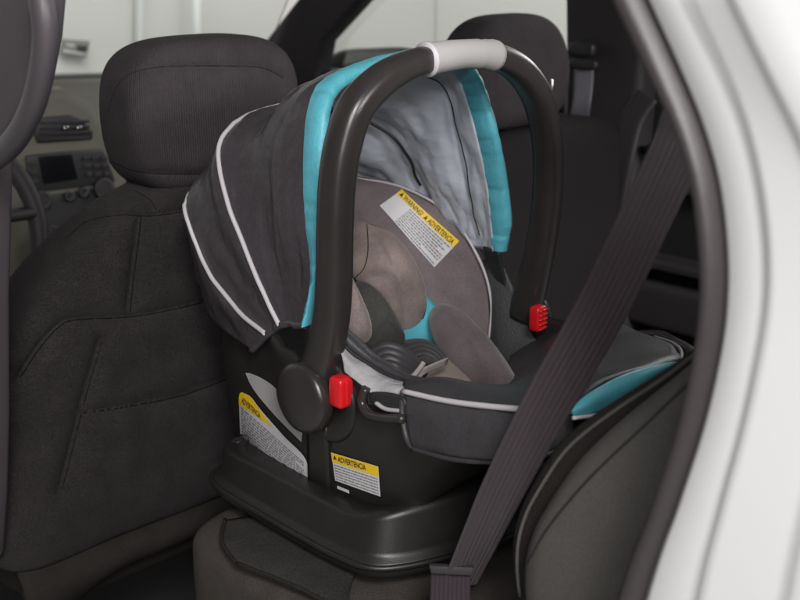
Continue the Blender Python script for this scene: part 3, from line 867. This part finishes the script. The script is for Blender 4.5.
# hanging skirt below the backrest
sk = [[U(14,556,1.215), U(110,530,1.21), U(210,492,1.21), U(330,440,1.21)], [U(24,600,1.20), U(112,558,1.19), U(212,515,1.19), U(335,470,1.19)], [U(30,640,1.22), U(115,575,1.21), U(215,528,1.21), U(340,485,1.21)]]
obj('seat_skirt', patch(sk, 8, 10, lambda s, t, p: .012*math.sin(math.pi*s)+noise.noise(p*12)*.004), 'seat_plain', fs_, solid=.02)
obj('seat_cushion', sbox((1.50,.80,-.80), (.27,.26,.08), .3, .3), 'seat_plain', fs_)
# headrest
def hfn(x, y, z):
    k = 1-.06*(z+1)*.5+.0*z
    y2 = y*(.93+.07*math.cos(z*1.2)); 
    if z < 0: y2 *= 1+.06*z
    z2 = z-.05*y*y
    return x*(1-.12*max(0, z)), y2, z2
hc = U(203,110,1.235)
hr_g = sbox(hc, (.062,.138,.100), .50, .40, 160, 100, hfn)
H1 = [(108,112),(114,92),(124,78),(145,69),(185,66),(225,66),(262,68),(284,78)]; H2 = [(112,162),(135,171),(165,174),(200,174),(240,172)]
hr_g = quilt(hr_g, [H1, H2], .004, 4.0, (-1,0,0), .35)
hr = obj('headrest', hr_g, 'headrest', fs_)
hr_b = bvh(hr_g)
seam('seam', H1, hr_b, 'thread', hr, .0006, -.0003, 10)
seam('seam', H2, hr_b, 'thread', hr, .0008, -.0004, 10)
for px in (170, 240):
    obj('headrest_post', tube([U(px,180,1.245), U(px,215,1.245)], .006, 10), 'chrome', fs_)

# ================================================================== FRONT PASSENGER SEAT
ps = thing('front_seat', 'dark front passenger seat beyond the infant seat with its headrest raised on two metal posts', 'car seat', (1.3, 1.55, -1.0), 'front seats of the car')
def pfn(x, y, z):
    return x*(1-.35*max(0, z)), y*(1-.10*max(0, z)**2-.0*z), z
phc = T(505,71,1.90)
ph_g = sbox(phc, (.066,.132,.098), .58, .46, 48, 30, pfn)
obj('headrest', ph_g, 'headrest', ps)
pz = V(510,124,1.52).z
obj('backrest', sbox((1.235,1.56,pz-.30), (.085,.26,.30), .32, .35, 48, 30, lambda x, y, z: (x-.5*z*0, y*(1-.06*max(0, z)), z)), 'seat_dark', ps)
obj('seat_cushion', sbox((1.50,1.55,-.80), (.27,.26,.08), .3, .3), 'seat_plain', ps)
for px, py in ((507,104), (549,94)):
    a = T(px, py, 1.86)
    obj('headrest_post', tube([a+Vector((0,0,.025)), a+Vector((0,0,-.045))], .0065, 12), 'chrome', ps)

# ================================================================== VEHICLE BODY
car = thing('vehicle_body', 'white car seen through its open rear door with black door seal and dark pillars', 'car', (1.0, .53, -1.2))
VD = .53
inner = [(556, -120), (598, -14), (606, 6), (638, 72), (664, 124), (682, 172), (691, 230), (694, 290), (688, 350), (672, 425), (644, 510), (606, 612), (520, 900)]
outer = [(592, -120), (640, -14), (650, 8), (678, 70), (700, 124), (716, 180), (724, 240), (725, 295), (719, 350), (702, 425), (676, 505), (640, 612), (562, 900)]
def chain(l, v): return spline([V(x, y, v) for x, y in l], 8)
ci = chain(inner, VD+.02); cm = [a*.5+b*.5 for a, b in zip(chain(inner, VD), chain(outer, VD))]; co = chain(outer, VD)
def interp(a, b, t): return [(p[0]*(1-t)+q[0]*t, p[1]*(1-t)+q[1]*t) for p, q in zip(a, b)]
rows = []
for t, dv in ((0,.05), (0.0,.018), (.12,.004), (.35,-.006), (.55,-.009), (.72,-.006), (.9,-.002), (1,.006), (1,.02)):
    rows.append([p+Vector((0, dv, 0)) for p in chain(interp(inner, outer, t), VD)])
obj('door_seal', grid(rows), 'rubber', car)
# inner trim edge beside the seal
rows = []
inn2 = [(x-5, y) for x, y in inner]
obj('pillar_edge', tube([p+Vector((0,.03,0)) for p in chain(interp(inner, [(x-12, y) for x, y in inner], .5), VD)], .005, 8), 'trim', car)
# painted body: stepped jamb
def off(l, d): return [(x+dd, y) for (x, y), dd in zip(l, d)]
o0 = outer
o1 = [(643, -120), (682, -14), (690, 8), (722, 70), (745, 124), (760, 180), (768, 240), (768, 295), (760, 350), (744, 425), (722, 505), (695, 612), (637, 900)]
o2 = [(661, -120), (700, -14), (708, 8), (737, 70), (757, 124), (770, 180), (777, 240), (777, 295), (769, 350), (752, 425), (730, 505), (704, 612), (648, 900)]
o3 = [(693, -120), (736, -14), (745, 8), (775, 70), (805, 130), (826, 180), (840, 240), (846, 295), (844, 350), (832, 425), (812, 505), (790, 612), (743, 900)]
o4 = [(704, -120), (752, -14), (762, 8), (792, 70), (822, 130), (842, 180), (856, 240), (862, 295), (860, 350), (848, 425), (828, 505), (806, 612), (759, 900)]
o5 = [(1500, -120), (1505, -14), (1510, 8), (1515, 70), (1520, 130), (1525, 180), (1530, 240), (1535, 295), (1540, 350), (1545, 425), (1550, 505), (1555, 612), (1560, 900)]
seq = [(o0, VD+.012), (o0, VD+.002), (interp(o0, o1, .15), VD-.002), (interp(o0, o1, .85), VD-.004), (o1, VD-.005), (interp(o1, o2, .5), VD-.007), (o2, VD-.009), (interp(o2, o3, .1), VD-.010), (interp(o2, o3, .9), VD-.013), (o3, VD-.014), (interp(o3, o4, .5), VD-.017), (o4, VD-.019), (interp(o4, o5, .05), VD-.020), (o5, VD-.03)]
# every chain is first laid on the door plane, then moved out to its own distance
rows = []
for l, v in seq:
    rows.append([Vector((p.x, v, p.z)) for p in chain(l, VD)])
body_g = grid(rows)
obj('body_panel', body_g, 'body', car)
# near pillar (left edge) with grab handle
vp = .45
pl = [V(x, y, vp) for x, y in [(-60,-40),(34,-40),(36,0),(33,40),(24,90),(8,130),(-14,155),(-16,300),(-14,420),(-15,500),(-18,560),(-60,640)]]
obj('pillar_trim', plate(pl, (0,.03,0)), 'trim', car, bevel=.006)
obj('grab_handle', tube(spline([V(34,-30,vp-.02), V(42,5,vp-.025), V(45,40,vp-.025), V(41,75,vp-.025), V(32,108,vp-.024), V(16,138,vp-.02), V(-6,158,vp-.012), V(-40,172,vp-.01)], 8), .0125, 16, .010), 'trim', car)
# far side: pillar, door panels, mirror
vq = 1.98
def slab(pxs, v, th, name, m, **k):
    return obj(name, plate([V(x, y, v) for x, y in pxs], (0, th, 0)), m, car, **k)
slab([(244,66),(300,-6),(366,-6),(322,42),(316,74),(318,120),(240,120)], vq-.02, .06, 'windscreen_pillar', 'trim_dark', bevel=.015)
slab([(228,84),(318,70),(330,74),(420,66),(560,58),(566,200),(560,330),(300,330),(200,260)], vq, .08, 'passenger_door', 'trim_dark', bevel=.012)
slab([(562,-60),(650,-60),(642,60),(634,150),(628,250),(622,360),(556,360),(560,200),(564,100)], vq-.05, .08, 'centre_pillar', 'trim_dark', bevel=.02)
obj('belt_adjuster', sbox(V(583,49,vq-.07), (.032,.012,.016), .5, .5), 'dash_dark', car)
slab([(622,-60),(1200,-60),(1200,520),(612,420),(620,250),(628,120),(640,112),(646,80),(640,60)], vq+.02, .06, 'rear_door_panel', 'dash_dark', bevel=.012)
obj('door_armrest', sbox(V(665,262,vq-.0), (.20,.04,.012), .4, .4), 'trim_dark', car)
obj('door_armrest', sbox(V(665,185,vq-.0), (.20,.03,.008), .4, .4), 'trim_dark', car)
obj('door_pocket', sbox(V(668,305,vq-.0), (.17,.035,.05), .3, .3), 'trim_dark', car)
obj('door_grab', tube(spline([V(646,150,vq-.02), V(662,146,vq-.05), V(690,152,vq-.05), V(700,160,vq-.02)], 6), .010, 10), 'trim_dark', car)
obj('rear_door_window', plate([V(638,82,vq-.002), V(646,80,vq-.002), V(644,110,vq-.002), V(636,112,vq-.002)], (0,.012,0)), 'sign_light', car)
obj('windscreen_cowl', plate([V(x, y, 2.2) for x, y in [(40,76),(300,70),(300,78),(40,86)]], (.05,.05,0)), 'dash_dark', car)
# far rear seat shoulder visible as curved strip
st, uv = band(spline([V(648,95,1.80), V(632,120,1.78), V(622,160,1.76), V(612,215,1.76), (V(600,290,1.76))], 8), (1,0,.2), .05, .01)
obj('pillar_cover', st, 'trim_dark', car, uv=uv)
# wing mirror outside the passenger window
mr = obj('wing_mirror', pillow([V(x, y, 2.12) for x, y in [(318,72),(330,58),(345,50),(372,48),(410,48),(420,60),(415,78),(330,80)]], .02, .06, nrm=(-1,-.4,0)), 'dash_dark', car)
obj('mirror_glass', pillow([V(x, y, 2.09) for x, y in [(345,60),(353,54),(390,52),(408,53),(405,66),(348,68)]], .002, .004, nrm=(-1,-.4,0)), 'sign_grey', mr)
obj('passenger_window', plate([V(x, y, vq+.03) for x, y in [(366,-30),(316,60),(316,90),(570,80),(570,-30)]], (0,.004,0)), 'glass', car, smooth=False)
obj('windscreen', plate([T(30,-30,2.9), T(300,-30,2.9), T(262,66,3.1), T(30,88,3.1)], (.004,0,0)), 'glass', car, smooth=False)
# headliner (roof) above the cabin
obj('roof', box((-.3,.56,.24), (2.6,2.1,.28)), 'body', car, smooth=False, bevel=.02)
obj('vehicle_floor', box((-.2,.50,-1.12), (2.7,2.05,-1.08)), 'carpet', kind='structure')
obj('sill', box((-.2,.50,-1.078), (1.15,.56,-.96)), 'trim_dark', car, smooth=False, bevel=.015)
obj('firewall', box((2.62,.5,-1.1), (2.66,2.05,-.42)), 'dash_dark', car, smooth=False)
obj('load_area', box((-.35,.62,-1.0), (-.3,2.05,-.35)), 'trim_dark', car, smooth=False)

# far belt
fb = thing('passenger_belt', 'pale violet webbing belt hanging on the far centre pillar beside the passenger headrest', 'seat belt', V(580,135,1.85))
g, uv = band(spline([V(584,66,1.88), V(583,90,1.86), V(579,120,1.84), V(572,160,1.80), V(560,220,1.76)], 6), (1,0,.1), .045, .002)
obj('webbing', g, 'belt_far', fb, uv=uv)
obj('belt_guide', sbox(V(584,64,1.87), (.035,.010,.010), .4, .4), 'dash_dark', fb)

# ================================================================== DASHBOARD
da = thing('dashboard', 'olive beige dashboard with a black centre console left of the driver headrest', 'dashboard', (2.2, 1.2, -.9))
ud = 2.16
def D(x, y, k=0): return U(x, y, ud-k)
fc = [D(x, y) for x, y in [(-60,96),(30,92),(66,90),(92,104),(104,125),(118,150),(128,182),(134,225),(120,262),(96,330),(-60,380)]]
fascia = obj('fascia', plate(fc, (.10,.03,0)), 'dash', da, bevel=.02)
obj('dash_top', pillow([U(-60,96,2.18), U(60,84,2.3), U(140,82,2.45), U(300,84,2.6), U(300,130,2.3), U(120,150,2.2)], .03, .04, nrm=(-.3,0,1)), 'dash', da)
vent = obj('air_vent', plate([D(x, y, .004) for x, y in [(36,118),(70,115),(82,118),(94,132),(93,140),(38,144),(32,130)]], (.03,0,0)), 'dash_dark', fascia, bevel=.004)
for k in range(4):
    obj('vent_slat', tube([D(40,123+k*5.5,.006), D(89,121+k*5.5,.006)], .0028, 6, .004), 'trim_dark', vent)
for x in (66, 79): obj('vent_tab', sbox(D(x,128,.02), (.003,.006,.004), .6, .6), 'chrome', vent)
rad = obj('radio_panel', plate([D(x, y, .006) for x, y in [(26,156),(60,152),(104,149),(112,170),(116,182),(84,187),(30,193)]], (.03,0,0)), 'dash_dark', fascia, bevel=.004)
obj('screen', plate([D(x, y, .010) for x, y in [(39,157),(72,154),(78,179),(44,184)]], (.01,0,0)), 'screen', rad, bevel=.001)
for i in range(3):
    for j in range(3):
        obj('radio_button', sbox(D(86+i*9+j*1.5, 158+j*8, .008), (.003,.008,.005), .5, .5), 'trim_dark', rad)
for j in range(3): obj('radio_button', sbox(D(33+j*1, 164+j*9, .008), (.003,.008,.005), .5, .5), 'trim_dark', rad)
con = obj('climate_panel', plate([D(x, y, .006) for x, y in [(30,198),(116,186),(121,205),(118,236),(86,268),(60,300),(34,300)]], (.03,0,0)), 'dash_dark', fascia, bevel=.004)
for x, y, r in ((42,200,.020), (104,188,.022), (52,232,.015), (70,196,.010), (84,192,.010)):
    k = obj('climate_knob', disc(D(x, y, .018), (-1,0,0), r, .02, 24, .003), 'trim_dark', con)
    obj('knob_ring', tube([D(x, y, .028)+Vector((0, r*.9*math.cos(a*math.pi/12), r*.9*math.sin(a*math.pi/12))) for a in range(24)], .0014, 6, closed=True), 'trim', k)
obj('console_trim', tube(spline([D(36,236,.01), D(44,262,.02), D(54,290,.03)], 6), .012, 8), 'trim', da)
obj('console', box((1.75,1.02,-.95), (2.16,1.32,-.72)), 'dash_dark', da, smooth=False, bevel=.03)
# steering wheel
sw = thing('steering_wheel', 'dark steering wheel at the left edge in front of the dashboard', 'steering wheel', (1.72, .66, -.60))
rc = U(40,214,1.72); cc = rc+Vector((.02,-.178,.0))
n_ = Vector((-.93,0,.36)).normalized(); aa = Vector((0,1,0)); bb_ = n_.cross(aa)
obj('rim', tube([cc+aa*.18*math.cos(2*math.pi*k/48)+bb_*.18*math.sin(2*math.pi*k/48) for k in range(48)], .016, 12, closed=True), 'trim_dark', sw)
obj('wheel_hub', sbox(cc+Vector((.03,0,0)), (.03,.06,.05), .5, .5), 'dash_dark', sw)
for s in (-1, 1): obj('spoke', tube([cc+Vector((.02,0,0)), cc+aa*.175*s], .012, 8, .02), 'trim_dark', sw)
obj('column_stalk', tube([cc+Vector((.05,.04,.02)), U(14,176,1.80)], .006, 8), 'amber', sw)

# ================================================================== STUDIO AROUND THE CAR
def wallpt(x, y, t): return T(x, y, t)
obj('wall', box((4.6,-6,-1.5), (4.7,7,4)), 'wall', kind='structure', smooth=False)
obj('wall', box((-6,4.9,-1.5), (4.59,5.0,4)), 'wall', kind='structure', smooth=False)
obj('ground', box((-6,-6,-1.55), (4.59,4.89,-1.5)), 'ground', kind='structure', smooth=False)
def onwall(x, y): return U(x, y, 4.585)
sg = thing('wall_sign', 'small grey notice plate on the pale wall seen through the windscreen', 'sign', onwall(75,54))
def so(l, d): return plate([onwall(x, y)-Vector((d,0,0)) for x, y in l], (.01,0,0))
obj('sign_plate', so([(61,39),(89,41),(85,58),(60,54)], .012), 'sign_grey', sg, smooth=False)
obj('sign_mark', so([(65,43),(73,44),(72,47),(65,46)], .016), 'sign_light', sg, smooth=False)
obj('sign_mark', so([(76,45),(86,46),(84,52),(75,50)], .016), 'ink', sg, smooth=False)
obj('sign_mark', so([(62,49),(84,53),(84,55),(61,52)], .016), 'sign_light', sg, smooth=False)
obj('wall_post', plate([U(x, y, 4.56) for x, y in [(138,-40),(143,-40),(143,120),(138,120)]], (.03,0,0)), 'wall_panel', smooth=False, label='thin pale post on the wall above the driver headrest', cat='post')
obj('wall_pipe', tube([U(196,-60,4.5), U(198,140,4.5)], .02, 12), 'wall_panel', label='slim white pipe running up the wall behind the driver headrest', cat='pipe')

# ================================================================== LIGHT, CAMERA
world = bpy.data.worlds.new('World'); scene.world = world; world.use_nodes = True
bg = world.node_tree.nodes['Background']; bg.inputs[0].default_value = (.92,.95,1,1); bg.inputs[1].default_value = .025
def area(name, loc, target, size, power, col=(1,1,1), sy=None):
    l = bpy.data.lights.new(name, 'AREA'); l.energy = power; l.size = size; l.color = col
    if sy: l.shape = 'RECTANGLE'; l.size_y = sy
    o = bpy.data.objects.new(name, l); COL.objects.link(o)
    o.location = W(loc); d = W(target)-W(loc)
    o.rotation_euler = d.to_track_quat('-Z', 'Y').to_euler()
    return o
area('body_fill', (-.75,-.6,.55), (.15,.53,-.2), .9, 31, (1,.99,.98))  # unseen area light, added to brighten the white body panel
area('softbox_key', (-.95,-.45,1.25), (.8,.85,-.35), .5, 42, (1,.98,.97))
area('softbox_rear', (-1.6,1.0,.62), (.9,.95,-.20), .55, 100, (1,.965,.97))
area('softbox_far', (1.0,3.6,1.0), (.9,.9,-.2), 1.4, 55, (.97,.98,1))
area('wall_fill', (3.2,1.5,3.2), (4.4,2.2,.5), 2.5, 150, (1,.985,.96))  # this and the next: unseen area lights added to brighten the walls
area('wall_fill', (1.5,3.6,3.2), (1.5,4.8,.5), 2.5, 110, (1,.985,.96))

cam = bpy.data.cameras.new('camera'); co_ = bpy.data.objects.new('camera', cam); COL.objects.link(co_)
co_.location = (0,0,H); co_.rotation_euler = (math.radians(90)-PITCH, 0, 0)
cam.sensor_width = 36; cam.lens = F/800*36; cam.clip_start = .02; cam.clip_end = 100
cam.dof.use_dof = True; cam.dof.focus_distance = 1.16; cam.dof.aperture_fstop = 7.0
scene.camera = co_
scene.render.resolution_x = 1024; scene.render.resolution_y = 768
scene.view_settings.view_transform = 'Standard'; scene.view_settings.look = 'None'; scene.view_settings.exposure = 0
